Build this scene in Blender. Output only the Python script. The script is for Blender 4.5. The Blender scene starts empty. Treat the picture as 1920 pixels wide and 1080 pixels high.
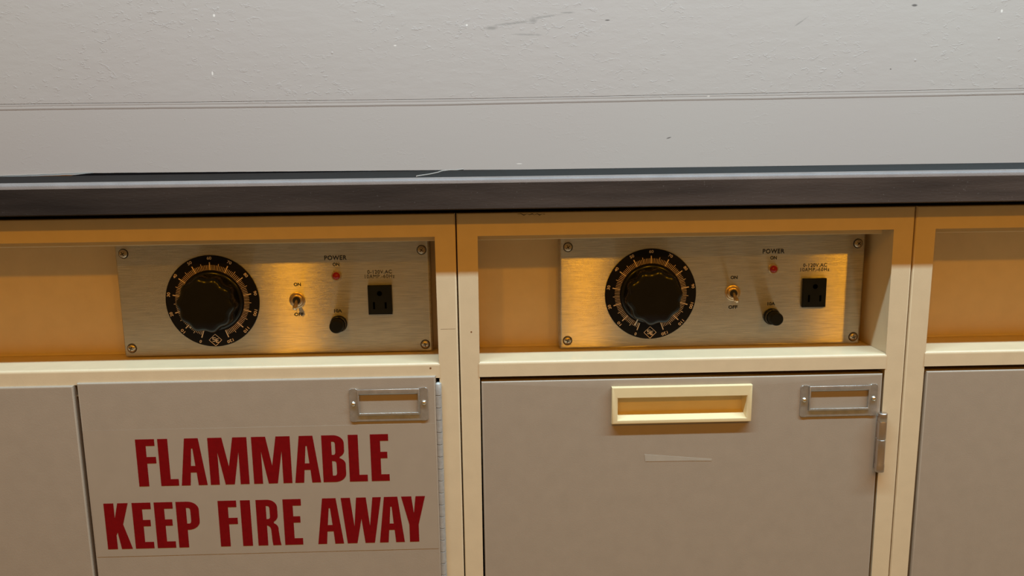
import bpy, bmesh, math, random
from mathutils import Vector, Matrix
random.seed(4)
S = bpy.context.scene
COL = S.collection
ZC = 0.95                      # camera height above the floor; heights below are written relative to it

# ------------------------------------------------------------------ camera
cd = bpy.data.cameras.new('camera')
cam = bpy.data.objects.new('camera', cd); COL.objects.link(cam)
cd.lens = 1457.02 * 36.0 / 1920.0; cd.sensor_width = 36.0
cd.clip_start = 0.02
R_ = Vector((0.99956149, -0.02646961, -0.0132737))
U_ = Vector((0.01750747, 0.16675792, 0.98584242))
F_ = Vector((0.02388137, 0.98564251, -0.16714821))
m = Matrix((R_, U_, -F_)).transposed().to_4x4()
m.translation = Vector((0.035786, -0.76314, ZC))
cam.matrix_world = m
S.camera = cam

# ------------------------------------------------------------------ view, world
S.view_settings.view_transform = 'Standard'
S.view_settings.look = 'None'
S.view_settings.gamma = 1.0
S.view_settings.use_curve_mapping = False
S.view_settings.exposure = 0.0
wd = bpy.data.worlds.new('room_air'); S.world = wd; wd.use_nodes = True
wn = wd.node_tree.nodes['Background']
wn.inputs[0].default_value = (1.0, 0.49, 0.09, 1); wn.inputs[1].default_value = 0.235

# ------------------------------------------------------------------ lamps of the room
def area(name, loc, target, sx, sy, power, color):
    l = bpy.data.lights.new(name, 'AREA'); l.shape = 'RECTANGLE'; l.size = sx; l.size_y = sy
    l.energy = power; l.color = color
    o = bpy.data.objects.new(name, l); COL.objects.link(o); o.location = loc
    d = Vector(target) - Vector(loc)
    o.rotation_euler = d.to_track_quat('-Z', 'Y').to_euler()
    return o
# cool fluorescent tube right above the front of the bench
area('ceiling_tube_light', (0.65, -0.63, ZC + 1.55), (0.65, 0.10, ZC), 3.6, 0.05, 104, (0.50, 0.78, 1.0))
# three warm lamps further back in the room
for lx, pw in ((-0.90, 8.0), (0.46, 8.3), (1.70, 7.8)):
    area('warm_room_lamp', (lx, -2.30, ZC + 1.45), (lx * 0.3, 0.0, ZC - 0.1), 0.10, 0.10, pw, (1.0, 0.42, 0.01))

# ------------------------------------------------------------------ materials
def newmat(name):
    mt = bpy.data.materials.new(name); mt.use_nodes = True
    nt = mt.node_tree; b = nt.nodes['Principled BSDF']
    return mt, nt, b
def noise(nt, scale, detail=3, vec=None, stretch=None, rough=0.5):
    n = nt.nodes.new('ShaderNodeTexNoise'); n.inputs['Scale'].default_value = scale
    n.inputs['Detail'].default_value = detail; n.inputs['Roughness'].default_value = rough
    g = nt.nodes.new('ShaderNodeNewGeometry'); src = g.outputs['Position']
    if stretch:
        mp = nt.nodes.new('ShaderNodeMapping'); mp.inputs['Scale'].default_value = stretch
        nt.links.new(src, mp.inputs['Vector']); src = mp.outputs[0]
    nt.links.new(src, n.inputs['Vector'])
    return n.outputs['Fac']
def ramp(nt, fac, stops):
    r = nt.nodes.new('ShaderNodeValToRGB'); e = r.color_ramp.elements
    while len(e) < len(stops): e.new(0.5)
    for i, (p, c) in enumerate(stops):
        e[i].position = p; e[i].color = (*c, 1) if len(c) == 3 else c
    nt.links.new(fac, r.inputs[0]); return r.outputs[0]
def bump(nt, h, strength, dist, prev=None):
    b = nt.nodes.new('ShaderNodeBump'); b.inputs['Strength'].default_value = strength
    b.inputs['Distance'].default_value = dist
    nt.links.new(h, b.inputs['Height'])
    if prev is not None: nt.links.new(prev, b.inputs['Normal'])
    return b.outputs[0]
def mathn(nt, op, a, b=None, clamp=False):
    n = nt.nodes.new('ShaderNodeMath'); n.operation = op; n.use_clamp = clamp
    for i, v in enumerate((a, b)):
        if v is None: continue
        if isinstance(v, (int, float)): n.inputs[i].default_value = v
        else: nt.links.new(v, n.inputs[i])
    return n.outputs[0]
def plain(name, c, rough=0.5, metal=0.0, spec=0.5, vary=0.06, bs=0.0, scale=60, bscale=900):
    mt, nt, b = newmat(name)
    f = noise(nt, scale, 4)
    lo = tuple(x * (1 - vary) for x in c); hi = tuple(min(1, x * (1 + vary)) for x in c)
    nt.links.new(ramp(nt, f, [(0.3, lo), (0.7, hi)]), b.inputs['Base Color'])
    b.inputs['Roughness'].default_value = rough; b.inputs['Metallic'].default_value = metal
    b.inputs['Specular IOR Level'].default_value = spec
    if bs: nt.links.new(bump(nt, noise(nt, bscale, 2), bs, 0.0004), b.inputs['Normal'])
    return mt

M = {}
M['cream'] = plain('cream_cabinet_enamel', (0.68, 0.515, 0.305), 0.38, vary=0.03, bs=0.12)
M['taupe'] = plain('taupe_door_enamel', (0.365, 0.280, 0.195), 0.42, vary=0.03, bs=0.18)
M['sticker'] = plain('clear_sticker_film', (0.369, 0.283, 0.196), 0.40, vary=0.02, bs=0.05)
M['red'] = plain('red_sign_ink', (0.185, 0.001, 0.002), 0.6, spec=0.12, vary=0.08, scale=200)
M['hole'] = plain('socket_hole_black', (0.0008, 0.0008, 0.0008), 0.95, spec=0.0)
M['dark_gap'] = plain('dark_recess', (0.01, 0.01, 0.01), 0.9)
M['plastic_cream'] = plain('cream_plastic', (0.78, 0.61, 0.32), 0.33, vary=0.03, bs=0.05)
M['nickel'] = plain('satin_nickel', (0.55, 0.52, 0.47), 0.36, metal=0.85, vary=0.12, bs=0.25, scale=150)
M['rivet'] = plain('bright_rivet', (0.85, 0.8, 0.7), 0.22, metal=1.0)
M['zinc'] = plain('zinc_hinge', (0.44, 0.41, 0.36), 0.5, metal=0.3, vary=0.12, bs=0.3, scale=250)
M['pin'] = plain('polished_hinge_steel', (0.62, 0.56, 0.50), 0.25, metal=0.95, vary=0.1)
M['black'] = plain('black_bakelite', (0.005, 0.005, 0.006), 0.22, spec=0.35, vary=0.2)
M['black_matte'] = plain('black_rubbery_plastic', (0.009, 0.010, 0.011), 0.6, spec=0.15, vary=0.2)
M['dialblack'] = plain('black_anodised_dial', (0.006, 0.005, 0.006), 0.6, spec=0.15, vary=0.2)
M['mark'] = plain('pale_engraved_marks', (0.85, 0.62, 0.42), 0.6)
M['white_line'] = plain('white_pointer_paint', (0.8, 0.75, 0.7), 0.5)
M['ink'] = plain('black_screen_print', (0.012, 0.010, 0.010), 0.6)
M['screw'] = plain('screw_steel', (0.50, 0.42, 0.33), 0.3, metal=1.0, vary=0.25, scale=400)
M['slot'] = plain('dark_slot', (0.015, 0.012, 0.01), 0.7)
M['brass'] = plain('worn_plated_brass', (0.62, 0.46, 0.30), 0.32, metal=0.9, vary=0.15, scale=300)
M['lampred'] = plain('red_indicator_lens', (0.30, 0.005, 0.008), 0.15)
M['caulk'] = plain('pale_sealant', (0.42, 0.36, 0.30), 0.6, bs=0.3)
M['tape'] = plain('dried_tape_residue', (0.42, 0.35, 0.26), 0.5, vary=0.05)
M['pencil'] = plain('pencil_graphite', (0.12, 0.09, 0.06), 0.7)
M['rust'] = plain('rust_spot', (0.20, 0.08, 0.02), 0.8)
M['floor'] = plain('floor_vinyl', (0.28, 0.20, 0.11), 0.5)

def steel():
    mt = bpy.data.materials.new('brushed_steel'); mt.use_nodes = True; nt = mt.node_tree
    nt.nodes.clear()
    out = nt.nodes.new('ShaderNodeOutputMaterial'); g = nt.nodes.new('ShaderNodeBsdfAnisotropic')
    g.distribution = 'GGX'
    g.inputs['Roughness'].default_value = 0.25; g.inputs['Anisotropy'].default_value = 0.88
    cx = nt.nodes.new('ShaderNodeCombineXYZ'); cx.inputs[0].default_value = 1.0
    nt.links.new(cx.outputs[0], g.inputs['Tangent'])
    f = noise(nt, 1.0, 3, stretch=(60, 60, 2500)); c = ramp(nt, f, [(0.3, (0.45, 0.42, 0.375)), (0.7, (0.69, 0.64, 0.56))])
    nt.links.new(c, g.inputs['Color'])
    nt.links.new(bump(nt, noise(nt, 1.0, 2, stretch=(140, 140, 1800)), 0.6, 0.00010), g.inputs['Normal'])
    d = nt.nodes.new('ShaderNodeBsdfDiffuse'); nt.links.new(c, d.inputs['Color'])
    mx = nt.nodes.new('ShaderNodeMixShader'); mx.inputs[0].default_value = 0.25
    nt.links.new(g.outputs[0], mx.inputs[1]); nt.links.new(d.outputs[0], mx.inputs[2])
    nt.links.new(mx.outputs[0], out.inputs['Surface'])
    return mt
M['steel'] = steel()

def edge_mat():
    mt, nt, b = newmat('worn_dark_bench_edge')
    f = noise(nt, 1.0, 5, stretch=(6, 6, 60))
    c = ramp(nt, f, [(0.3, (0.024, 0.0165, 0.0125)), (0.7, (0.054, 0.038, 0.029))])
    f2 = noise(nt, 500, 3)
    spk = ramp(nt, f2, [(0.69, (0, 0, 0)), (0.74, (1, 1, 1))])
    mx = nt.nodes.new('ShaderNodeMixRGB'); nt.links.new(mathn(nt, 'MULTIPLY', spk, 0.2), mx.inputs[0])
    nt.links.new(c, mx.inputs[1]); mx.inputs[2].default_value = (0.22, 0.20, 0.18, 1)
    # base colour runs darker to the left, lighter to the right
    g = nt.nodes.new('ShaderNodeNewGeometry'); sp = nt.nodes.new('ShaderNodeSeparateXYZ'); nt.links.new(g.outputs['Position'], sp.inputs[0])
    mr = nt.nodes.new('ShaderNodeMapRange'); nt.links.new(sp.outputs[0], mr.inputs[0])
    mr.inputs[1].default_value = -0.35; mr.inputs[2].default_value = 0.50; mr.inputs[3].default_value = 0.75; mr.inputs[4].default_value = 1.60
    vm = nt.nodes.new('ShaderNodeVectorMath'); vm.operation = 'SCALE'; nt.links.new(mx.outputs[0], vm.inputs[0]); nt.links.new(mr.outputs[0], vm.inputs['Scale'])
    nt.links.new(vm.outputs[0], b.inputs['Base Color']); b.inputs['Roughness'].default_value = 0.65; b.inputs['Specular IOR Level'].default_value = 0.2
    nt.links.new(bump(nt, noise(nt, 1.0, 3, stretch=(150, 150, 700)), 0.3, 0.0005), b.inputs['Normal'])
    return mt
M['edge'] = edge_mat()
M['slab'] = plain('dark_bench_top', (0.010, 0.013, 0.016), 0.6, spec=0.12, vary=0.25, scale=6)
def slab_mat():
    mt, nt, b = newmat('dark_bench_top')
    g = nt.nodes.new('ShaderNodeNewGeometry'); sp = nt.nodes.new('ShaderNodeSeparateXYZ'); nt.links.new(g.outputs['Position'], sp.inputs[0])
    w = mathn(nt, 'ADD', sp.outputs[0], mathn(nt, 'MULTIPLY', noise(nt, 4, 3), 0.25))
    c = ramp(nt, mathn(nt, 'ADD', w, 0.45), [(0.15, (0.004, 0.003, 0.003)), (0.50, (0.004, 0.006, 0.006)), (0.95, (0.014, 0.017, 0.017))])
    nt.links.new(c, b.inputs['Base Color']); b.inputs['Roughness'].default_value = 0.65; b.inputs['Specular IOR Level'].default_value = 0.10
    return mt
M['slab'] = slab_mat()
M['rim'] = plain('pale_worn_rim', (0.195, 0.155, 0.13), 0.5, vary=0.10, scale=40, bs=0.4)

def wall_mat():
    mt, nt, b = newmat('troweled_wall_paint')
    g = nt.nodes.new('ShaderNodeNewGeometry'); P = g.outputs['Position']
    sep = nt.nodes.new('ShaderNodeSeparateXYZ'); nt.links.new(P, sep.inputs[0])
    big = noise(nt, 1.2, 2)
    col = ramp(nt, big, [(0.35, (0.470, 0.380, 0.315)), (0.65, (0.478, 0.402, 0.330))])
    def mask(px, pz, rx, rz, ang=0.0, soft=0.5, wob=0.0):
        v = nt.nodes.new('ShaderNodeVectorMath'); v.operation = 'SUBTRACT'
        nt.links.new(P, v.inputs[0]); v.inputs[1].default_value = (px, 0.56, ZC + pz)
        mp = nt.nodes.new('ShaderNodeMapping'); mp.vector_type = 'TEXTURE'
        mp.inputs['Rotation'].default_value = (0, -ang, 0); mp.inputs['Scale'].default_value = (rx, 1000, rz)
        nt.links.new(v.outputs[0], mp.inputs['Vector'])
        ln = nt.nodes.new('ShaderNodeVectorMath'); ln.operation = 'LENGTH'; nt.links.new(mp.outputs[0], ln.inputs[0])
        h = ln.outputs['Value']
        if wob:
            h = mathn(nt, 'ADD', h, mathn(nt, 'MULTIPLY', mathn(nt, 'SUBTRACT', noise(nt, 120, 3), 0.5), wob))
        mr = nt.nodes.new('ShaderNodeMapRange'); nt.links.new(h, mr.inputs[0])
        mr.inputs[1].default_value = soft; mr.inputs[2].default_value = 1.0
        mr.inputs[3].default_value = 1.0; mr.inputs[4].default_value = 0.0
        return mr.outputs[0]
    def union(ms):
        r = ms[0]
        for q in ms[1:]: r = mathn(nt, 'MAXIMUM', r, q)
        return r
    scuffs = union([mask(0.075, 0.214, 0.040, 0.0026, 0.10, 0.2, 0.9), mask(0.125, 0.2235, 0.032, 0.0022, 0.13, 0.2, 0.9),
                    mask(0.040, 0.207, 0.014, 0.0035, 0.0, 0.2, 1.2), mask(0.107, 0.218, 0.009, 0.006, 0.3, 0.2, 1.6),
                    mask(0.100, 0.196, 0.030, 0.0022, -0.03, 0.1, 1.0), mask(0.55, 0.212, 0.016, 0.0016, 0.6, 0.2, 1.0),
                    mask(0.165, 0.230, 0.012, 0.0015, 0.0, 0.2, 1.5)])
    pits = union([mask(0.738, 0.2365, 0.006, 0.0024), mask(0.230, 0.2175, 0.005, 0.0013),
                  mask(0.335, 0.027, 0.005, 0.0012, 0.3), mask(0.705, 0.135, 0.0018, 0.0012)])
    lights = union([mask(-0.4075, 0.2305, 0.0022, 0.0028), mask(0.885, 0.2265, 0.0022, 0.0030),
                    mask(0.0, 0.212, 0.0018, 0.0018), mask(-0.118, 0.181, 0.0030, 0.0012),
                    mask(0.083, -0.0125, 0.006, 0.0008), mask(0.40, 0.0945, 0.003, 0.0012),
                    mask(-0.417, 0.140, 0.0016, 0.004)])
    def mixc(fac, c1, c2, k=1.0):
        mx = nt.nodes.new('ShaderNodeMixRGB'); nt.links.new(mathn(nt, 'MULTIPLY', fac, k), mx.inputs[0])
        nt.links.new(c1, mx.inputs[1]); mx.inputs[2].default_value = (*c2, 1); return mx.outputs[0]
    col = mixc(scuffs, col, (0.20, 0.17, 0.14), 0.5)
    col = mixc(pits, col, (0.09, 0.07, 0.06), 0.85)
    col = mixc(lights, col, (0.85, 0.72, 0.60), 0.9)
    nt.links.new(col, b.inputs['Base Color'])
    b.inputs['Roughness'].default_value = 0.55; b.inputs['Specular IOR Level'].default_value = 0.3
    # trowel relief: long shallow ridges, stronger above the batten than below
    up = nt.nodes.new('ShaderNodeMapRange'); nt.links.new(sep.outputs[2], up.inputs[0])
    up.inputs[1].default_value = ZC + 0.085; up.inputs[2].default_value = ZC + 0.100
    up.inputs[3].default_value = 0.22; up.inputs[4].default_value = 1.0
    n1 = noise(nt, 1.0, 5, stretch=(34, 34, 70), rough=0.55)
    ridg = mathn(nt, 'ABSOLUTE', mathn(nt, 'SUBTRACT', n1, 0.5))
    line = nt.nodes.new('ShaderNodeMapRange'); nt.links.new(ridg, line.inputs[0])
    line.inputs[1].default_value = 0.0; line.inputs[2].default_value = 0.035
    line.inputs[3].default_value = 1.0; line.inputs[4].default_value = 0.0
    gate = nt.nodes.new('ShaderNodeMapRange'); nt.links.new(noise(nt, 9, 2), gate.inputs[0])
    gate.inputs[1].default_value = 0.40; gate.inputs[2].default_value = 0.60
    cut = nt.nodes.new('ShaderNodeMapRange'); nt.links.new(noise(nt, 1.0, 2, stretch=(70, 70, 110)), cut.inputs[0])
    cut.inputs[1].default_value = 0.50; cut.inputs[2].default_value = 0.66
    ridge = mathn(nt, 'MULTIPLY', mathn(nt, 'MULTIPLY', mathn(nt, 'MULTIPLY', line.outputs[0], cut.outputs[0]), gate.outputs[0]), up.outputs[0])
    soft = mathn(nt, 'MULTIPLY', noise(nt, 1.0, 4, stretch=(25, 25, 60)), up.outputs[0])
    nrm = bump(nt, soft, 0.13, 0.004)
    nrm = bump(nt, ridge, 0.38, 0.0012, nrm)
    # little bumps and popped pimples in the paint
    vo = nt.nodes.new('ShaderNodeTexVoronoi'); vo.inputs['Scale'].default_value = 16
    nt.links.new(P, vo.inputs['Vector'])
    pim = nt.nodes.new('ShaderNodeMapRange'); nt.links.new(vo.outputs['Distance'], pim.inputs[0])
    pim.inputs[1].default_value = 0.008; pim.inputs[2].default_value = 0.040
    pim.inputs[3].default_value = 1.0; pim.inputs[4].default_value = 0.0
    nrm = bump(nt, pim.outputs[0], 0.45, 0.0014, nrm)
    nrm = bump(nt, noise(nt, 420, 3), 0.10, 0.0006, nrm)
    nt.links.new(nrm, b.inputs['Normal'])
    return mt
M['wall'] = wall_mat()

# ------------------------------------------------------------------ mesh helpers (heights relative to ZC)
def bm_box(bm, x0, x1, y0, y1, z0, z1, bev=0.0, seg=3, sel=None):
    vs = [bm.verts.new((x, y, z + ZC)) for x in (x0, x1) for y in (y0, y1) for z in (z0, z1)]
    fs = [(0, 1, 3, 2), (4, 6, 7, 5), (0, 4, 5, 1), (2, 3, 7, 6), (0, 2, 6, 4), (1, 5, 7, 3)]
    faces = [bm.faces.new([vs[i] for i in f]) for f in fs]
    if bev > 0:
        ed = {e for f in faces for e in f.edges}
        if sel: ed = [e for e in ed if sel((e.verts[0].co + e.verts[1].co) / 2, e)]
        bmesh.ops.bevel(bm, geom=list(ed), offset=bev, segments=seg, profile=0.5, affect='EDGES')
def front_edges(y0):
    return lambda c, e: all(abs(v.co.y - y0) < 1e-5 for v in e.verts)
def bm_poly(bm, pts, y0, y1, bev=0.0, seg=3):
    """prism of an (x, z) outline from y0 (front) to y1"""
    a = [bm.verts.new((x, y0, z + ZC)) for x, z in pts]; b = [bm.verts.new((x, y1, z + ZC)) for x, z in pts]
    n = len(pts); bm.faces.new(a); bm.faces.new(b[::-1])
    for i in range(n): bm.faces.new((a[i], b[i], b[(i + 1) % n], a[(i + 1) % n]))
    if bev:
        ed = [e for e in bm.edges if e.verts[0] in a and e.verts[1] in a]
        bmesh.ops.bevel(bm, geom=ed, offset=bev, segments=seg, profile=0.5, affect='EDGES')
def bm_ring(bm, ox0, ox1, oz0, oz1, ix0, ix1, iz0, iz1, y0, y1, bev=0.0, seg=3):
    """rectangular frame with a rectangular hole, prism y0..y1"""
    def q(y):
        o = [bm.verts.new((x, y, z + ZC)) for x, z in ((ox0, oz0), (ox1, oz0), (ox1, oz1), (ox0, oz1))]
        i = [bm.verts.new((x, y, z + ZC)) for x, z in ((ix0, iz0), (ix1, iz0), (ix1, iz1), (ix0, iz1))]
        return o, i
    o, i = q(y0); O, I = q(y1)
    for k in range(4):
        j = (k + 1) % 4
        bm.faces.new((o[k], o[j], i[j], i[k])); bm.faces.new((O[k], I[k], I[j], O[j]))
        bm.faces.new((o[k], O[k], O[j], o[j])); bm.faces.new((i[k], i[j], I[j], I[k]))
    if bev:
        ed = [e for e in bm.edges if (e.verts[0] in o and e.verts[1] in o) or (e.verts[0] in i and e.verts[1] in i)]
        bmesh.ops.bevel(bm, geom=ed, offset=bev, segments=seg, profile=0.5, affect='EDGES')
def bm_lathe(bm, cx, cz, prof, n=48, axis='Y', rfun=None):
    """prof: (radius, y) from back to front, turned about the Y axis through (cx, cz)"""
    rings = []
    for r, y in prof:
        ring = []
        for k in range(n):
            a = 2 * math.pi * k / n; rr = r * (rfun(a, r) if rfun else 1)
            ring.append(bm.verts.new((cx + rr * math.cos(a), y, cz + ZC + rr * math.sin(a))))
        rings.append(ring)
    for A, B in zip(rings, rings[1:]):
        for k in range(n): bm.faces.new((A[k], A[(k + 1) % n], B[(k + 1) % n], B[k]))
    bm.faces.new(rings[-1]); bm.faces.new(rings[0][::-1])
def bm_vert(bm, cx, cy, prof, n=28):
    """prof: (radius, z) turned about a vertical axis"""
    rings = [[bm.verts.new((cx + r * math.cos(2 * math.pi * k / n), cy + r * math.sin(2 * math.pi * k / n), z + ZC)) for k in range(n)] for r, z in prof]
    for A, B in zip(rings, rings[1:]):
        for k in range(n): bm.faces.new((A[k], A[(k + 1) % n], B[(k + 1) % n], B[k]))
    bm.faces.new(rings[-1]); bm.faces.new(rings[0][::-1])
def bm_tube(bm, pts, rad, n=16):
    """round bar along pts (absolute vectors, z relative) with a radius per point"""
    P = [Vector((p[0], p[1], p[2] + ZC)) for p in pts]; rings = []
    for i, p in enumerate(P):
        t = (P[min(i + 1, len(P) - 1)] - P[max(i - 1, 0)]).normalized()
        u = t.cross(Vector((0.13, 0.2, 1))).normalized(); v = t.cross(u)
        rings.append([bm.verts.new(p + rad[i] * (math.cos(2 * math.pi * k / n) * u + math.sin(2 * math.pi * k / n) * v)) for k in range(n)])
    for A, B in zip(rings, rings[1:]):
        for k in range(n): bm.faces.new((A[k], A[(k + 1) % n], B[(k + 1) % n], B[k]))
    bm.faces.new(rings[-1]); bm.faces.new(rings[0][::-1])

ORG = {}                       # world position of the origin of each object
def link_mesh(name, me, mat, parent=None, origin=None, smooth=True):
    org = Vector(origin) if origin is not None else (ORG[parent.name] if parent else Vector((0, 0, 0)))
    me.transform(Matrix.Translation(-org))
    me.materials.append(mat)
    if smooth:
        try: me.set_sharp_from_angle(angle=math.radians(38))
        except Exception: pass
        for p in me.polygons:      # broad flat faces keep their true normal, bevels and turned parts are smooth
            vs = [me.vertices[i].co for i in p.vertices]
            lng = max((vs[k] - vs[k - 1]).length for k in range(len(vs)))
            p.use_smooth = not (p.area / max(lng, 1e-9) > 0.006)
    o = bpy.data.objects.new(name, me); COL.objects.link(o)
    if parent:
        o.parent = parent; o.location = org - ORG[parent.name]
    else:
        o.location = org
    ORG[o.name] = org
    return o
def obj(name, bm, mat, parent=None, origin=None, smooth=True, label=None):
    bmesh.ops.recalc_face_normals(bm, faces=bm.faces[:])
    me = bpy.data.meshes.new(name); bm.to_mesh(me); bm.free()
    o = link_mesh(name, me, mat, parent, origin, smooth)
    if label: o['label'] = label
    return o
def thing(name, loc, label, cat, group=None):
    o = bpy.data.objects.new(name, None); COL.objects.link(o); o.empty_display_size = 0.05
    o.location = loc; ORG[o.name] = Vector(loc)
    o['label'] = label; o['category'] = cat
    if group: o['group'] = group
    return o
def box(name, mat, parent, *a, origin=None, label=None, **k):
    bm = bmesh.new(); bm_box(bm, *a, **k); return obj(name, bm, mat, parent, origin, label=label)

def text_mesh(s, xc, zc, h, w=None, y=0.0, bold=0.0, thick=0.0002, rot=0.0):
    """a word as thin raised print, centred at (xc, zc), cap height h, facing -Y"""
    cu = bpy.data.curves.new('t', 'FONT'); cu.body = s; cu.size = 1.0; cu.offset = bold; cu.extrude = 0.0
    cu.resolution_u = 4; cu.space_character = 1.12 if len(s) > 4 else 1.0
    o = bpy.data.objects.new('t', cu); COL.objects.link(o); bpy.context.view_layer.update()
    me = bpy.data.meshes.new_from_object(o.evaluated_get(bpy.context.evaluated_depsgraph_get()))
    bpy.data.objects.remove(o)
    xs = [v.co.x for v in me.vertices]; ys = [v.co.y for v in me.vertices]
    x0, x1, y0, y1 = min(xs), max(xs), min(ys), max(ys)
    sz = h / (y1 - y0); sx = (w / (x1 - x0)) if w else sz
    bm = bmesh.new(); bm.from_mesh(me); bpy.data.meshes.remove(me)
    cr, sr = math.cos(rot), math.sin(rot)
    for v in bm.verts:
        a = (v.co.x - (x0 + x1) / 2) * sx; b = (v.co.y - (y0 + y1) / 2) * sz
        v.co = Vector((xc + a * cr - b * sr, y, zc + ZC + a * sr + b * cr))
    r = bmesh.ops.extrude_face_region(bm, geom=bm.faces[:])
    for e in r['geom']:
        if isinstance(e, bmesh.types.BMVert): e.co.y += thick
    return bm
def merge(dst, src):
    me = bpy.data.meshes.new('x'); src.to_mesh(me); src.free(); dst.from_mesh(me); bpy.data.meshes.remove(me)

# ------------------------------------------------------------------ the setting
def struct(name, bm, mat):
    o = obj(name, bm, mat); o['kind'] = 'structure'; return o
def joint(x): return 0.0947 + (0.0068 * x if x > 0 else 0.0004 * x)      # height of the board joint along the wall
bm = bmesh.new(); N = 60; xs = [-2.6 + 5.4 * i / N for i in range(N + 1)]
loops = []
for x in xs:
    j = joint(max(-1.5, min(1.5, x)))
    loops.append([bm.verts.new((x, y, ZC + z)) for y, z in ((0.56, -ZC), (0.56, j - 0.0002), (0.5625, j - 0.0002), (0.5625, j + 0.0006), (0.5598, j + 0.0006), (0.5598, 1.75), (0.70, 1.75), (0.70, -ZC))])
for A, B in zip(loops, loops[1:]):
    for k in range(8): bm.faces.new((A[k], B[k], B[(k + 1) % 8], A[(k + 1) % 8]))
bm.faces.new(loops[0]); bm.faces.new(loops[-1][::-1])
struct('wall_back', bm, M['wall'])
bm = bmesh.new(); bm_box(bm, -2.6, 2.8, -3.2, 0.70, -ZC - 0.05, -ZC); struct('floor', bm, M['floor'])
# shallow filled and painted joint band under the crack between the two wall boards
bm = bmesh.new(); n = 140; rows = []
for i in range(n + 1):
    x = -2.55 + 5.3 * i / n; j = joint(max(-1.5, min(1.5, x)))
    q = 0.0004 * math.sin(7 * x) + random.uniform(-1, 1) * 2e-4
    rows.append([bm.verts.new((x, 0.5600 - d, ZC + j + h)) for d, h in ((0.0001, -0.0001), (0.0009, -0.0003), (0.0011, -0.0012), (0.0008, -0.0034 + q), (0.0005, -0.0046 + q), (0.0009, -0.0060 + q), (0.0010, -0.0082 + q), (0.0001, -0.0100 + q))])
for A, B in zip(rows, rows[1:]):
    for k in range(7): bm.faces.new((A[k], B[k], B[k + 1], A[k + 1]))
    bm.faces.new((A[7], B[7], B[0], A[0]))
bm.faces.new(rows[0]); bm.faces.new(rows[-1][::-1])
struct('trim_1', bm, M['wall'])

# ------------------------------------------------------------------ worktop
TOP = -0.0222
wt = thing('worktop', (0.2, 0.27, ZC - 0.0540), 'long dark lab worktop with pale rim and worn brown front edge, over the cabinets', 'worktop')
X0, X1 = -0.86, 1.24
bm = bmesh.new(); bm_box(bm, X0, X1, -0.0145, 0.5595, -0.0490, TOP)
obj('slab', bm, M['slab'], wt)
bm = bmesh.new(); bm_box(bm, X0, X1, 0.03, 0.5585, -0.0540, -0.0490)
obj('packing_board', bm, M['dark_gap'], wt, label='black packing strip under the slab')
def extrude_x(bm, prof, x0, x1):
    a = [bm.verts.new((x0, y, z + ZC)) for y, z in prof]; b = [bm.verts.new((x1, y, z + ZC)) for y, z in prof]
    n = len(prof); bm.faces.new(a); bm.faces.new(b[::-1])
    for i in range(n): bm.faces.new((a[i], b[i], b[(i + 1) % n], a[(i + 1) % n]))
bm = bmesh.new()
extrude_x(bm, [(-0.0250, -0.0246), (-0.0250, -0.0484), (-0.0240, -0.0494), (-0.0150, -0.0494), (-0.0150, -0.0246)], X0, X1)
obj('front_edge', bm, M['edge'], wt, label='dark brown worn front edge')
bm = bmesh.new()
extrude_x(bm, [(-0.0250, -0.0245), (-0.0246, -0.0222), (-0.0234, -0.0201), (-0.0215, -0.0189), (-0.0175, -0.0187), (-0.0150, -0.0194), (-0.0140, -0.0221), (-0.0140, -0.0245)], X0, X1)
obj('rim', bm, M['rim'], wt, label='pale grey rounded rim')
# ragged dark filler at the foot of the wall
bm = bmesh.new(); n = 60; A = []; B = []
for i in range(n + 1):
    x = -0.66 + 0.74 * i / n; t = i / n
    h = 0.0040 * (1 - t) ** 0.9 * min(1, i / 3 + 0.1) + random.uniform(0, 3) * 1e-4 * (1 - t)
    A.append([bm.verts.new((x, y, ZC + z)) for y, z in ((0.5572, TOP - 0.0002), (0.5572, TOP + h), (0.5598, TOP + h), (0.5598, TOP - 0.0002))])
for P, Q in zip(A, A[1:]):
    for k in range(4): bm.faces.new((P[k], Q[k], Q[(k + 1) % 4], P[(k + 1) % 4]))
bm.faces.new(A[0]); bm.faces.new(A[-1][::-1])
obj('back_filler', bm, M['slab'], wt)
sb = bmesh.new(); pts = []; rr = []
for i in range(30):
    t = i / 29; pts.append((-0.860 + 0.235 * t, 0.5570, TOP + 0.0005 + 0.0046 * t ** 1.3 + 0.0002 * math.sin(i * 1.7))); rr.append(0.0012 * (1 - 0.5 * t))
bm_tube(sb, pts, rr, 8)
s = obj('sealant_bead', sb, M['caulk']); s['label'] = 'thin pale line of sealant where the wall meets the left end of the worktop'; s['category'] = 'sealant'
sb = bmesh.new(); pts = []; rr = []
for x, y, z in ((-0.040, 0.180, 0.0009), (-0.037, 0.215, 0.0009), (-0.032, 0.262, 0.0010), (-0.024, 0.300, 0.0024), (-0.019, 0.330, 0.0040), (-0.010, 0.352, 0.0046), (-0.002, 0.360, 0.0044), (0.008, 0.372, 0.0052)):
    pts.append((x - 0.012, y - 0.02, TOP + z - 0.0002)); rr.append(0.0008)
bm_tube(sb, pts, rr, 8)
s = obj('sealant_scrap', sb, M['caulk']); s['label'] = 'small curled white scrap of sealant lying on the dark worktop'; s['category'] = 'scrap'

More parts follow.
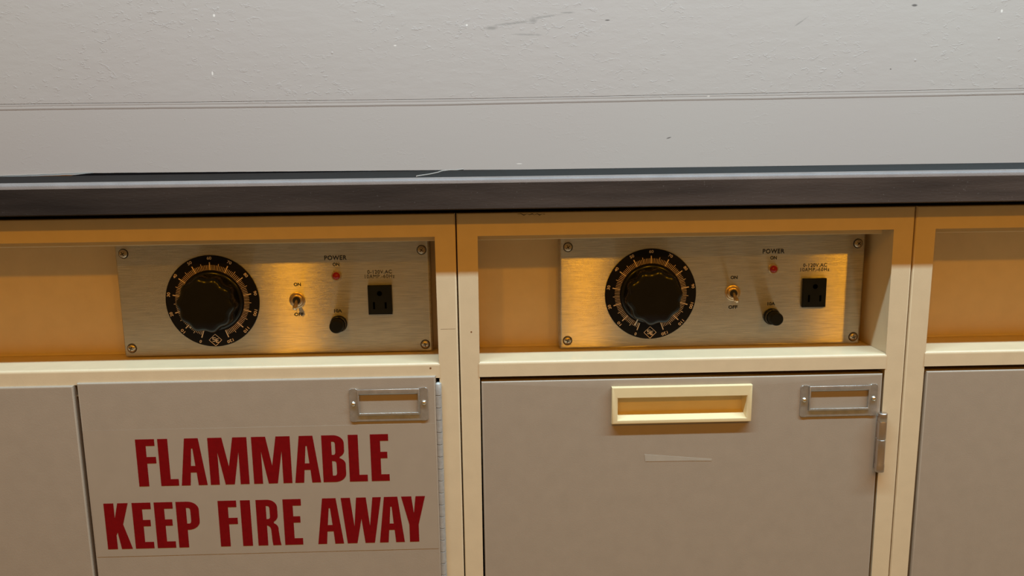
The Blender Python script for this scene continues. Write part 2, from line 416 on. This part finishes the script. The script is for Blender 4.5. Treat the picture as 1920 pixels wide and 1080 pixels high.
# ------------------------------------------------------------------ cabinets
W = 0.457; ST = 0.0195; ZB = -ZC + 0.10; CT = -0.0540
def cabinet(x0, x1, label, sh=0.0, lipgap=0.0):
    t = thing('base_cabinet', ((x0 + x1) / 2, 0.25, 0.0), label, 'cabinet', 'cream steel cabinets under the worktop')
    a, b = x0 + 0.0006, x1 - 0.0006
    # inverted U of the face frame, folded steel, rounded front corners
    bm = bmesh.new()
    bm_poly(bm, [(a, ZB), (a, CT), (b, CT), (b, ZB), (x1 - ST, ZB), (x1 - ST, -0.0754), (x0 + ST, -0.0754), (x0 + ST, ZB)][::-1], 0.0, 0.0620, 0.0016, 4)
    obj('frame', bm, M['cream'], t)
    bm = bmesh.new()
    for p, q in ((a, a + 0.002), (b - 0.002, b)): bm_box(bm, p, q, 0.0622, 0.54, ZB, CT)
    bm_box(bm, a + 0.0022, b - 0.0022, 0.535, 0.54, ZB, CT); bm_box(bm, a + 0.0022, b - 0.0022, 0.03, 0.534, ZB, ZB + 0.004)
    obj('carcass', bm, M['cream'], t)
    box('toe_kick', M['dark_gap'], t, a + 0.002, b - 0.002, 0.06, 0.53, -ZC, ZB - 0.0005)
    i0, i1 = x0 + ST, x1 - ST
    bm = bmesh.new(); bm_box(bm, i0, i1 - lipgap, 0.0090, 0.0200, -0.0822, -0.0700, 0.0012, 3, front_edges(0.009))
    obj('lip_channel', bm, M['cream'], t)
    bm = bmesh.new(); bm_box(bm, i0 - 0.004, i1 + 0.004, 0.0626, 0.0650, -0.2045 + sh, -0.0600)
    obj('recess_back', bm, M['cream'], t)
    bm = bmesh.new()
    bm_box(bm, i0 + 0.0003, i1 - 0.0003, -0.0006, 0.0624, -0.2203 + sh, -0.2046 + sh, 0.0028, 5, lambda c, e: abs(c.y + 0.0006) < 1e-5 and c.z > ZC - 0.206 + sh)
    obj('ledge', bm, M['cream'], t)
    bm = bmesh.new()       # small cove at the back of the ledge
    extrude_x(bm, [(0.0624, -0.2046 + sh), (0.0624, -0.2025 + sh), (0.0612, -0.2036 + sh), (0.0596, -0.2044 + sh)], i0 + 0.0004, i1 - 0.0004)
    obj('cove_strip', bm, M['cream'], t)
    return t
def door_mesh(bm, x0, x1, z0, z1, yf, hole=None, th=0.018):
    if hole:
        bm_ring(bm, x0, x1, z0, z1, *hole, yf, yf + th)
        bmesh.ops.bevel(bm, geom=[e for e in bm.edges if all(abs(v.co.y - yf) < 1e-6 and (abs(v.co.x - x0) < 1e-6 or abs(v.co.x - x1) < 1e-6 or abs(v.co.z - ZC - z0) < 1e-6 or abs(v.co.z - ZC - z1) < 1e-6) for v in e.verts)], offset=0.0018, segments=4, profile=0.5, affect='EDGES')
    else:
        bm_box(bm, x0, x1, yf, yf + th, z0, z1, 0.0018, 4, front_edges(yf))

def card_holder(door, x0, x1, z0, z1, y):
    """nickel label frame: raised window between two riveted ears"""
    e = 0.0088
    bm = bmesh.new()
    # ears and lower flange, one flat plate with rounded corners
    def rounded(a, b, c, d, r):
        pts = []
        for cx, cz, s in ((a + r, c + r, 180), (b - r, c + r, 270), (b - r, d - r, 0), (a + r, d - r, 90)):
            for k in range(6):
                t = math.radians(s + 18 * k); pts.append((cx + r * math.cos(t), cz + r * math.sin(t)))
        return pts
    wx0, wx1, wz0, wz1 = x0 + e + 0.0006, x1 - e - 0.0006, z0 + 0.0090, z1 - 0.0052
    # left ear, right ear, bottom strip
    bm_poly(bm, rounded(x0, x0 + e, z0, z1, 0.0022), y - 0.0013, y, 0.0004, 2)
    bm_poly(bm, rounded(x1 - e, x1, z0, z1, 0.0022), y - 0.0013, y, 0.0004, 2)
    bm_box(bm, x0 + e - 0.002, x1 - e + 0.002, y - 0.00125, y, z0, wz0 - 0.0016, 0.0004, 2)
    # raised bridge around the window
    bm_ring(bm, x0 + e - 0.0004, x1 - e + 0.0004, wz0 - 0.0022, z1 - 0.0006, wx0 + 0.0006, wx1 - 0.0006, wz0, wz1, y - 0.0030, y - 0.0021, 0.0004, 2)
    for p, q in ((x0 + e - 0.0004, x0 + e + 0.0006), (x1 - e - 0.0006, x1 - e + 0.0004)):
        bm_box(bm, p, q, y - 0.0026, y, wz0 - 0.0022, z1 - 0.0006)
    bm_box(bm, x0 + e, x1 - e, y - 0.0026, y, wz0 - 0.0022, wz0 - 0.0014)
    o = obj('card_holder', bm, M['nickel'], door)
    for cx in (x0 + e * 0.45, x1 - e * 0.45):
        bm = bmesh.new(); zc = (z0 + z1) / 2 + 0.0015
        bm_lathe(bm, cx, zc, [(0.0024, y - 0.0013), (0.0026, y - 0.0016), (0.0022, y - 0.0028), (0.0013, y - 0.0035), (0.0004, y - 0.0037)], 24)
        obj('rivet', bm, M['rivet'], door)
    return o

# --- left cabinet, two doors, flammables sign
c1 = cabinet(-0.762, 0.0, 'wide cream cabinet at left whose grey door carries a red FLAMMABLE sign', 0.0, 0.0)
bm = bmesh.new(); door_mesh(bm, -0.7415, -0.3853, ZB + 0.01, -0.2202, -0.0038); obj('door', bm, M['taupe'], c1, label='plain grey-brown left door')
bm = bmesh.new(); door_mesh(bm, -0.3816, -0.0242, ZB + 0.01, -0.2176, -0.0040)
d1 = obj('door', bm, M['taupe'], c1, label='grey-brown door with red FLAMMABLE KEEP FIRE AWAY lettering')
box('catch_pin', M['rivet'], c1, -0.3870, -0.3800, 0.0010, 0.0030, -0.2325, -0.2307)
card_holder(d1, -0.1115, -0.0325, -0.2632, -0.2288, -0.0040)
YD = -0.0040
bm = bmesh.new(); bm_box(bm, -0.3795, -0.0262, YD - 0.00025, YD, -0.4040, -0.2670)
obj('warning_sticker', bm, M['sticker'], d1, label='thin clear-backed warning sticker')

# heavy condensed capitals as outlines: each glyph is drawn in a 0..1 box
def arc(cx, cz, rx, rz, a0, a1, n=10):
    return [(cx + rx * math.cos(math.radians(a0 + (a1 - a0) * k / n)), cz + rz * math.sin(math.radians(a0 + (a1 - a0) * k / n))) for k in range(n + 1)]
def glyph(ch, w, s=0.0100, H=0.0502):
    """list of loops (metres, from the glyph's lower left corner)"""
    a = 0.0070   # arm thickness
    if ch == 'F': return [[(0, 0), (s, 0), (s, 0.0245), (w - 0.0005, 0.0245), (w - 0.0005, 0.0313), (s, 0.0313), (s, H - a), (w - 0.0008, H - a), (w - 0.0008, H), (0, H)]]
    if ch == 'L': return [[(0, 0), (w, 0), (w, a), (s, a), (s, H), (0, H)]]
    if ch == 'E': return [[(0, 0), (w, 0), (w, a), (s, a), (s, 0.0245), (w - 0.0015, 0.0245), (w - 0.0015, 0.0313), (s, 0.0313), (s, H - a), (w, H - a), (w, H), (0, H)]]
    if ch == 'I': return [[(0, 0), (s, 0), (s, H), (0, H)]]
    if ch == 'A':
        l = 0.0090; tx0, tx1 = w * 0.5 - 0.0069, w * 0.5 + 0.0069; c = w / 2
        return [[(0, 0), (l, 0), (l + 0.0011, 0.0138), (w - l - 0.0011, 0.0138), (w - l, 0), (w, 0), (tx1, H), (tx0, H)],
                [(l + 0.0018, 0.0207), (c - 0.0007, 0.0395), (c + 0.0007, 0.0395), (w - l - 0.0018, 0.0207)]]
    if ch == 'M':
        l = 0.0090; c = w / 2
        return [[(0, 0), (l, 0), (l, 0.0350), (c - 0.0046, 0), (c + 0.0046, 0), (w - l, 0.0350), (w - l, 0), (w, 0), (w, H), (w - 0.0142, H), (c, 0.0190), (0.0142, H), (0, H)]]
    if ch == 'K':
        return [[(0, 0), (s, 0), (s, 0.0150), (0.0115, 0.0185), (0.0142, 0), (w + 0.0003, 0), (0.0178, 0.0270), (w - 0.0004, H), (0.0140, H), (s, 0.0335), (s, H), (0, H)]]
    if ch == 'P':
        o = [(0, 0), (s, 0), (s, 0.0195), (w * 0.55, 0.0195)] + arc(w * 0.50, 0.0285, w * 0.5, 0.009, -80, 0) + arc(w * 0.50, 0.0412, w * 0.5, 0.009, 0, 85) + [(w * 0.5, H), (0, H)]
        i = [(s, 0.0262), (w * 0.56, 0.0262)] + arc(w * 0.53, 0.0292, 0.0022, 0.003, -80, 0, 5) + arc(w * 0.53, 0.0405, 0.0022, 0.003, 0, 80, 5) + [(s, 0.0436)]
        return [o, i]
    if ch == 'R':
        o = [(0, 0), (s, 0), (s, 0.0222), (0.0118, 0.0215)] + arc(0.0120, 0.0160, 0.0022, 0.005, 80, 0, 5) + [(0.0146, 0.006), (0.0152, 0), (w + 0.001, 0), (w + 0.0002, 0.004), (w - 0.001, 0.0170)] + arc(w - 0.0065, 0.0180, 0.0056, 0.0062, 0, 75, 6) + \
            arc(w * 0.50, 0.0325, w * 0.5 - 0.001, 0.0080, -55, 0, 6) + arc(w * 0.50, 0.0415, w * 0.5 - 0.001, 0.0087, 0, 85) + [(w * 0.5, H), (0, H)]
        i = [(s, 0.0290), (w * 0.54, 0.0290)] + arc(w * 0.52, 0.0320, 0.0020, 0.003, -80, 0, 5) + arc(w * 0.52, 0.0405, 0.0020, 0.003, 0, 80, 5) + [(s, 0.0436)]
        return [o, i]
    if ch == 'B':
        o = [(0, 0), (w * 0.5, 0)] + arc(w * 0.52, 0.0088, w * 0.48, 0.0088, -88, 0) + arc(w * 0.52, 0.0192, w * 0.48, 0.0072, 0, 62, 6) + arc(w * 0.49, 0.0335, w * 0.47, 0.0078, -55, 0, 6) + arc(w * 0.49, 0.0415, w * 0.47, 0.0087, 0, 88) + [(0, H)]
        i = [(s - 0.0003, 0.0068), (w * 0.50, 0.0068)] + arc(w * 0.52, 0.0098, 0.0020, 0.003, -80, 0, 5) + arc(w * 0.52, 0.0195, 0.0020, 0.003, 0, 80, 5) + [(s - 0.0003, 0.0228)]
        j = [(s - 0.0003, 0.0292), (w * 0.48, 0.0292)] + arc(w * 0.50, 0.0322, 0.0018, 0.003, -80, 0, 5) + arc(w * 0.50, 0.0405, 0.0018, 0.003, 0, 80, 5) + [(s - 0.0003, 0.0436)]
        return [o, i, j]
    if ch == 'W':
        # top runs 0..w ; feet are narrower
        k = w / 0.0412
        return [[(0, H), (0.0094 * k, H), (0.0128 * k, 0.0185), (0.0158 * k, H), (0.0257 * k, H), (0.0288 * k, 0.0185), (0.0325 * k, H), (w, H), (w - 0.0081, 0), (w - 0.0178 * k, 0), (0.0203 * k, 0.0270), (0.0150 * k, 0), (0.0050, 0)]]
    if ch == 'Y':
        c = w * 0.5; st = 0.0048
        return [[(c - st, 0), (c + st, 0), (c + st, 0.0190), (w, H), (w - 0.0098, H), (c + 0.0003, 0.0315), (0.0104, H), (0, H), (c - st, 0.0190)]]
def word_mesh(items, zb, y, thick=0.0002):
    """items: (char, x of lower left, width)"""
    cu = bpy.data.curves.new('w', 'CURVE'); cu.dimensions = '2D'; cu.fill_mode = 'BOTH'
    for ch, x, w in items:
        for lp in glyph(ch, w):
            sp = cu.splines.new('POLY'); sp.points.add(len(lp) - 1); sp.use_cyclic_u = True
            for p, (px, pz) in zip(sp.points, lp): p.co = (x + px, pz, 0, 1)
    o = bpy.data.objects.new('w', cu); COL.objects.link(o); bpy.context.view_layer.update()
    me = bpy.data.meshes.new_from_object(o.evaluated_get(bpy.context.evaluated_depsgraph_get()))
    bpy.data.objects.remove(o)
    bm = bmesh.new(); bm.from_mesh(me); bpy.data.meshes.remove(me)
    bmesh.ops.remove_doubles(bm, verts=bm.verts[:], dist=1e-6)
    for v in bm.verts: v.co = Vector((v.co.x, y, v.co.y + zb + ZC))
    r = bmesh.ops.extrude_face_region(bm, geom=bm.faces[:])
    for e in r['geom']:
        if isinstance(e, bmesh.types.BMVert): e.co.y += thick
    return bm
YT = YD - 0.00045
mm = lambda L: [(c, a / 1000, w / 1000) for c, a, w in L]
w1 = mm([('F', -329.2, 19.8), ('L', -307.0, 18.0), ('A', -286.3, 26.2), ('M', -256.8, 39.3), ('M', -212.8, 38.9), ('A', -170.9, 26.3), ('B', -142.0, 23.4), ('L', -115.1, 18.4), ('E', -92.7, 18.4)])
obj('warning_lettering', word_mesh(w1, -0.3275, YT), M['red'], d1, smooth=False, label='red word FLAMMABLE')
w2 = mm([('K', -367.5, 25.0), ('E', -339.0, 19.0), ('E', -316.6, 18.9), ('P', -294.4, 23.0)])
obj('warning_lettering', word_mesh(w2, -0.3955, YT), M['red'], d1, smooth=False, label='red word KEEP')
w3 = mm([('F', -251.6, 19.6), ('I', -228.7, 10), ('R', -212.9, 22.6), ('E', -185.3, 18.6)])
obj('warning_lettering', word_mesh(w3, -0.3955, YT), M['red'], d1, smooth=False, label='red word FIRE')
w4 = mm([('A', -151.1, 26.6), ('W', -125.6, 41.3), ('A', -87.2, 25.9), ('Y', -63.4, 24.6)])
obj('warning_lettering', word_mesh(w4, -0.3955, YT), M['red'], d1, smooth=False, label='red word AWAY')
# piano hinge between the door and the right stile
bm = bmesh.new(); prof = []; z = -0.2246; k = 0
prof.append((0.0012, z)); prof.append((0.0030, z - 0.0012))
while z > ZB + 0.02:
    zn = z - 0.0131
    prof += [(0.00315, z - 0.0014), (0.00315, zn + 0.0003), (0.0020, zn + 0.0001), (0.0020, zn - 0.0003), (0.00315, zn - 0.0006)]
    z = zn
bm_vert(bm, -0.02185, -0.0015, prof, 20)
obj('piano_hinge', bm, M['zinc'], c1, label='continuous knuckled steel hinge')

# --- middle cabinet
c2 = cabinet(0.0, W, 'narrow cream cabinet in the middle with a pull handle on its single door', 0.0, 0.0085)
DT = -0.2255
hx0, hx1, hz0, hz1 = 0.1545, 0.2985, -0.2722, -0.2332
bm = bmesh.new(); door_mesh(bm, 0.0216, 0.4350, ZB + 0.01, DT, 0.0, (hx0 + 0.004, hx1 - 0.004, hz0 + 0.003, hz1 - 0.003))
d2 = obj('door', bm, M['taupe'], c2, label='grey-brown door with cream recessed pull')
# cream moulded flush pull: bevelled frame standing proud, with a pocket behind
bm = bmesh.new()
ix0, ix1, iz0, iz1 = 0.1605, 0.2930, -0.2680, -0.2445
bm_ring(bm, hx0, hx1, hz0, hz1, ix0, ix1, iz0, iz1, -0.0050, 0.0, 0.0009, 3)
# the face bulges slightly in the middle
for v in bm.verts:
    if v.co.y < -0.003: v.co.y -= 0.0016 * max(0, 1 - ((v.co.x - 0.2265) / 0.07) ** 2)
obj('pull_handle', bm, M['plastic_cream'], d2, label='cream moulded flush pull')
bm = bmesh.new()
by = 0.0058; tb = 0.002
q = [[bm.verts.new((x, y, z + ZC)) for x, z in ((a, c), (b, c), (b, d), (a, d))] for y, a, b, c, d in ((-0.0035, ix0 - 0.0002, ix1 + 0.0002, iz0 - 0.0002, iz1 + 0.0002), (by, ix0 + tb, ix1 - tb, iz0 + 0.0058, iz1 - 0.0008),
     (by + 0.0012, ix0 + tb - 0.0012, ix1 - tb + 0.0012, iz0 + 0.0044, iz1 + 0.0002), (-0.0035, ix0 - 0.0014, ix1 + 0.0014, iz0 - 0.0008, iz1 + 0.0014))]
for A, B in ((q[0], q[1]), (q[2], q[3]), (q[3], q[0])):
    for k in range(4): bm.faces.new((A[k], A[(k + 1) % 4], B[(k + 1) % 4], B[k]))
bm.faces.new(q[1]); bm.faces.new(q[2][::-1])
obj('pull_pocket', bm, M['plastic_cream'], d2)
card_holder(d2, 0.3500, 0.4300, -0.2698, -0.2362, 0.0)
bm = bmesh.new(); bm_poly(bm, [(0.1895, -0.3070), (0.2600, -0.3138), (0.2600, -0.3158), (0.2400, -0.3152), (0.1905, -0.3148)], -0.00022, 0.0, 0)
obj('tape_residue', bm, M['tape'], d2, label='pale wedge-shaped tape residue')
# knuckle hinge on the right of the door
bm = bmesh.new()
bm_vert(bm, 0.4350, -0.0050, [(0.0036, -0.2657), (0.0043, -0.2660), (0.0046, -0.2664), (0.0046, -0.2745), (0.0044, -0.2748), (0.0046, -0.2751), (0.0046, -0.2932), (0.0041, -0.2936), (0.0041, -0.2942),
        (0.0046, -0.2946), (0.0046, -0.3208), (0.0049, -0.3212), (0.0049, -0.3290), (0.0043, -0.3296), (0.0020, -0.3298)], 28)
hg = obj('door_hinge', bm, M['pin'], c2, label='bright steel knuckle hinge')
bm = bmesh.new(); bm_box(bm, 0.4310, 0.4395, -0.0012, -0.0001, -0.3265, -0.2700); obj('hinge_leaf', bm, M['pin'], hg)
# faint pencil scribble on the top rail
bm = bmesh.new()
px = 0.0605; prev = None
pts = [(0.0605, -0.0562), (0.0640, -0.0557), (0.0668, -0.0572), (0.0700, -0.0560), (0.0725, -0.0570), (0.0752, -0.0560), (0.0770, -0.0573), (0.0800, -0.0560), (0.0822, -0.0574), (0.0850, -0.0563), (0.0875, -0.0567)]
bm_tube(bm, [(x, -0.00005, z) for x, z in pts], [0.0001 + 0.0002 * (k % 3) for k in range(len(pts))], 6)
obj('pencil_mark', bm, M['pencil'], c2, label='small pencil scribble on the top rail')

# small flaws in the paint of the two left cabinets
bm = bmesh.new(); bm_lathe(bm, -0.0292, -0.2100, [(0.0011, -0.00055), (0.0010, -0.00072), (0.0005, -0.0008)], 12); obj('rust_spot', bm, M['rust'], c1)
bm = bmesh.new(); bm_box(bm, -0.0180, -0.0030, -0.00004, 0.0, -0.1702, -0.1699); obj('scratch', bm, M['pencil'], c1)
bm = bmesh.new(); bm_lathe(bm, 0.0128, -0.1735, [(0.0009, 0.0), (0.0008, -0.0001), (0.0004, -0.00012)], 10); obj('paint_chip', bm, M['rust'], c2)
# --- right cabinet
c3 = cabinet(W, W + 0.762, 'cream cabinet at right with an empty yellow recess above a plain door', 0.0017, 0.0)
bm = bmesh.new(); door_mesh(bm, W + 0.0232, W + 0.378, ZB + 0.01, -0.2240, 0.0); obj('door', bm, M['taupe'], c3)
bm = bmesh.new(); door_mesh(bm, W + 0.3815, W + 0.7405, ZB + 0.01, -0.2240, 0.0); obj('door', bm, M['taupe'], c3)

# ------------------------------------------------------------------ control panels (built where the left one hangs)
PC = -0.1925; PY = 0.0450
def control_panel():
    t = thing('control_panel', (PC, 0.0625, ZC - 0.2035), '', 'control panel', 'brushed steel dial control panels in the cabinet recesses')
    bm = bmesh.new(); bm_box(bm, PC - 0.1622, PC + 0.1622, PY, 0.0622, -0.2040, -0.0835, 0.0022, 4, lambda c, e: not any(v.co.y > 0.06 for v in e.verts) or (abs(e.verts[0].co.y - e.verts[1].co.y) > 0.01))
    obj('faceplate', bm, M['steel'], t)
    def screw(dx, z, ang):
        x = PC + dx
        bm = bmesh.new(); bm_lathe(bm, x, z, [(0.0044, PY), (0.0045, PY - 0.0006), (0.0041, PY - 0.0014), (0.0030, PY - 0.0021), (0.0012, PY - 0.0024)], 28)
        o = obj('screw', bm, M['screw'], t)
        bm = bmesh.new(); c, s = math.cos(ang), math.sin(ang)
        for a, b in (((c, s)), ((-s, c))),:
            pass
        for ux, uz in ((c, s), (-s, c)):
            pts = [(x + ux * 0.0022 - uz * 0.0004, z + uz * 0.0022 + ux * 0.0004), (x + ux * 0.0022 + uz * 0.0004, z + uz * 0.0022 - ux * 0.0004),
                   (x - ux * 0.0022 + uz * 0.0004, z - uz * 0.0022 - ux * 0.0004), (x - ux * 0.0022 - uz * 0.0004, z - uz * 0.0022 + ux * 0.0004)]
            bm_poly(bm, pts, PY - 0.00255, PY - 0.0012)
        obj('cross_slot', bm, M['slot'], o, smooth=False)
        bm = bmesh.new(); bm_lathe(bm, x, z, [(0.0051, PY + 0.0001), (0.0051, PY - 0.00012)], 28); obj('washer_ring', bm, M['slot'], o)
    for dx, z, a in ((-0.1534, -0.0940, 0.5), (-0.1540, -0.1945, 1.2), (0.1540, -0.0950, 0.9), (0.1548, -0.1962, 0.2)): screw(dx, z, a)
    # dial scale disc
    dx, dz = PC - 0.0657, -0.1454; R = 0.0485
    bm = bmesh.new(); bm_lathe(bm, dx, dz, [(R, PY), (R, PY - 0.0008), (R - 0.0004, PY - 0.0011)], 128)
    dial = obj('dial_plate', bm, M['dialblack'], t, origin=(dx, PY, dz + ZC), label='black dial scale marked 0 to 120')
    bm = bmesh.new()
    def bar(a, r0, r1, w):
        ux, uz = math.sin(a), math.cos(a)
        bm_poly(bm, [(dx + ux * r + uz * s * w, dz + uz * r - ux * s * w) for r, s in ((r0, -1), (r0, 1), (r1, 1), (r1, -1))], PY - 0.0013, PY - 0.0010)
    for v in range(121):
        a = math.radians(-160 + 320 * v / 120)
        if v % 10 == 0: bar(a, 0.0330, 0.0412, 0.00052)
        elif v % 5 == 0: bar(a, 0.0330, 0.0402, 0.00026)
        else: bar(a, 0.0330, 0.0383, 0.00021)
    obj('scale_marks', bm, M['mark'], dial, smooth=False)
    bm = bmesh.new()
    for v in range(0, 121, 10):
        a = math.radians(-160 + 320 * v / 120); s = str(v); rr = 0.0455
        merge(bm, text_mesh(s, dx + rr * math.sin(a), dz + rr * math.cos(a), 0.0032, 0.0023 * len(s) - (0.0002 if v == 0 else 0.0), PY - 0.00125, 0.012, 0.0002, -a))
    obj('scale_numerals', bm, M['mark'], dial, smooth=False)
    # diamond emblem at the foot of the scale
    bm = bmesh.new(); ex, ez = dx, dz - 0.0415; r = 0.0066; w = 0.00022
    cs = [(ex, ez + r * 0.95), (ex + r, ez), (ex, ez - r * 0.95), (ex - r, ez)]
    for k in range(4):
        (ax, az), (bx, bz) = cs[k], cs[(k + 1) % 4]; L = math.hypot(bx - ax, bz - az); nx, nz = -(bz - az) / L * w, (bx - ax) / L * w
        bm_poly(bm, [(ax + nx, az + nz), (bx + nx, bz + nz), (bx - nx, bz - nz), (ax - nx, az - nz)], PY - 0.0013, PY - 0.0010)
    def bx(x0, x1, z0, z1): bm_box(bm, ex + x0 * 1e-3, ex + x1 * 1e-3, PY - 0.0013, PY - 0.0010, ez + z0 * 1e-3, ez + z1 * 1e-3)
    for a in ((-3.0, 0.4, 2.2, 2.9), (-3.0, -2.2, 0.8, 2.2), (-3.0, 0.0, 0.3, 1.0), (-0.7, 0.0, -1.1, 0.3), (-3.0, 0.0, -1.7, -1.0)): bx(*a)      # S
    for a in ((0.5, 1.3, -2.9, 1.6), (1.3, 3.2, 0.9, 1.6), (1.3, 3.0, -1.0, -0.3), (1.3, 3.2, -2.9, -2.2)): bx(*a)                              # E
    obj('emblem', bm, M['mark'], dial, smooth=False, label='pale diamond emblem with the letters SE')
    # scalloped knob on a round skirt, turned on its own axis
    lob = lambda a, r: 1 + (0.042 * math.cos(10 * a) if r > 0.012 else 0)
    bm = bmesh.new()
    bm_lathe(bm, dx, dz, [(0.0312, PY - 0.0012), (0.0313, PY - 0.0020), (0.0305, PY - 0.0027), (0.0290, PY - 0.0030)], 128)
    bm_lathe(bm, dx, dz, [(0.0280, PY - 0.0028), (0.0285, PY - 0.0070), (0.0285, PY - 0.0200), (0.0279, PY - 0.0228), (0.0262, PY - 0.0244), (0.0235, PY - 0.0250)], 160, rfun=lob)
    knob = obj('dial_knob', bm, M['black'], t, origin=(dx, PY, dz + ZC), label='black scalloped control knob')
    bm = bmesh.new()
    bm_poly(bm, [(dx - 0.0005, dz - 0.0372), (dx + 0.0005, dz - 0.0372), (dx + 0.0005, dz - 0.0300), (dx - 0.0005, dz - 0.0300)], PY - 0.0032, PY - 0.0014)
    obj('pointer', bm, M['white_line'], knob, origin=(dx, PY, dz + ZC), smooth=False, label='white pointer line')
    # toggle switch
    x, z = PC + 0.0222, -0.1458
    bm = bmesh.new(); bm_lathe(bm, x, z, [(0.0082, PY), (0.0083, PY - 0.0008), (0.0074, PY - 0.0012)], 40); bm_lathe(bm, x, z, [(0.0064, PY - 0.001), (0.0064, PY - 0.0026), (0.0058, PY - 0.0032), (0.0044, PY - 0.0034)], 6 * 8)
    sw = obj('toggle_switch', bm, M['brass'], t)
    bm = bmesh.new(); bm_lathe(bm, x, z, [(0.0038, PY - 0.0030), (0.0040, PY - 0.0037), (0.0034, PY - 0.0039)], 32); obj('bushing', bm, M['slot'], sw)
    bm = bmesh.new(); P = [(x, PY - 0.003, z), (x + 0.0002, PY - 0.0075, z - 0.0028), (x + 0.0004, PY - 0.0115, z - 0.0052), (x + 0.0005, PY - 0.0135, z - 0.0064), (x + 0.0005, PY - 0.0145, z - 0.0070)]
    bm_tube(bm, P, [0.0016, 0.0019, 0.0026, 0.0026, 0.0012]); obj('lever', bm, M['brass'], sw)
    # indicator lamp
    x, z = PC + 0.0645, -0.1207
    bm = bmesh.new(); bm_lathe(bm, x, z, [(0.0050, PY), (0.0052, PY - 0.0012), (0.0046, PY - 0.0019), (0.0040, PY - 0.0019)], 36); lp = obj('indicator_lamp', bm, M['brass'], t)
    bm = bmesh.new(); bm_lathe(bm, x, z, [(0.0040, PY - 0.0015), (0.0039, PY - 0.0026), (0.0030, PY - 0.0040), (0.0014, PY - 0.0047)], 32); obj('lens', bm, M['lampred'], lp, label='small red lens')
    # fuse holder
    x, z = PC + 0.0646, -0.1718
    bm = bmesh.new(); bm_lathe(bm, x, z, [(0.0088, PY), (0.0090, PY - 0.0022), (0.0082, PY - 0.0032), (0.0078, PY - 0.0050), (0.0078, PY - 0.0075)], 48); fh = obj('fuse_holder', bm, M['black'], t)
    bm = bmesh.new(); bm_lathe(bm, x, z, [(0.0066, PY - 0.0070), (0.0070, PY - 0.0080), (0.0070, PY - 0.0165), (0.0066, PY - 0.0176), (0.0058, PY - 0.0180)], 48, rfun=lambda a, r: 1 + 0.012 * math.cos(24 * a)); obj('fuse_cap', bm, M['black_matte'], fh)
    # outlet
    x, z = PC + 0.1090, -0.1468
    bm = bmesh.new(); bm_box(bm, x - 0.0124, x + 0.0124, PY - 0.0042, PY - 0.0001, z - 0.0155, z + 0.0155, 0.0012, 3, front_edges(PY - 0.0042)); so = obj('power_outlet', bm, M['black_matte'], t, label='black three-pin socket')
    bm = bmesh.new()
    for a, b, c, d in ((-0.0072, -0.0052, -0.0095, -0.0020), (0.0050, 0.0070, -0.0090, -0.0025)): bm_box(bm, x + a, x + b, PY - 0.0044, PY - 0.0040, z + c, z + d)
    bm_lathe(bm, x, z + 0.0070, [(0.0026, PY - 0.0040), (0.0026, PY - 0.0044)], 20)
    obj('socket_slots', bm, M['hole'], so, smooth=False)
    # printed words
    for s, dx_, z, h, w, b in (('POWER', 0.0643, -0.1018, 0.0048, 0.0232, 0.022), ('ON', 0.0645, -0.1088, 0.0036, 0.0070, 0.03), ('ON', 0.0232, -0.1292, 0.0036, 0.0074, 0.035), ('OFF', 0.0230, -0.1612, 0.0036, 0.0098, 0.035),
                               ('10A', 0.0642, -0.1582, 0.0036, 0.0082, 0.03), ('0-120V.AC', 0.1094, -0.1174, 0.0038, 0.0254, 0.010), ('10AMP.-60Hz', 0.1094, -0.1221, 0.0038, 0.0310, 0.0)):
        obj('printed_label', text_mesh(s, PC + dx_, z, h, w, PY - 0.00018, b, 0.0002), M['ink'], t, smooth=False)
    return t, knob
p1, knob1 = control_panel()
p1['label'] = 'brushed steel control panel in the left recess above the red FLAMMABLE sign'
def copy_tree(o, parent=None):
    c = o.copy(); COL.objects.link(c); c.parent = parent
    for ch in list(o.children): copy_tree(ch, c)
    return c
p2 = copy_tree(p1)
p2.location = p1.location + Vector((0.4605, 0.0, -0.0007)) 
p2['label'] = 'brushed steel control panel in the middle recess above the door with the pull handle'
def rotate_knob(root, deg):
    for ch in root.children:
        if ch.name.startswith('dial_knob'): ch.rotation_euler = (0, math.radians(deg), 0)
rotate_knob(p1, 41.5); rotate_knob(p2, 27.0)
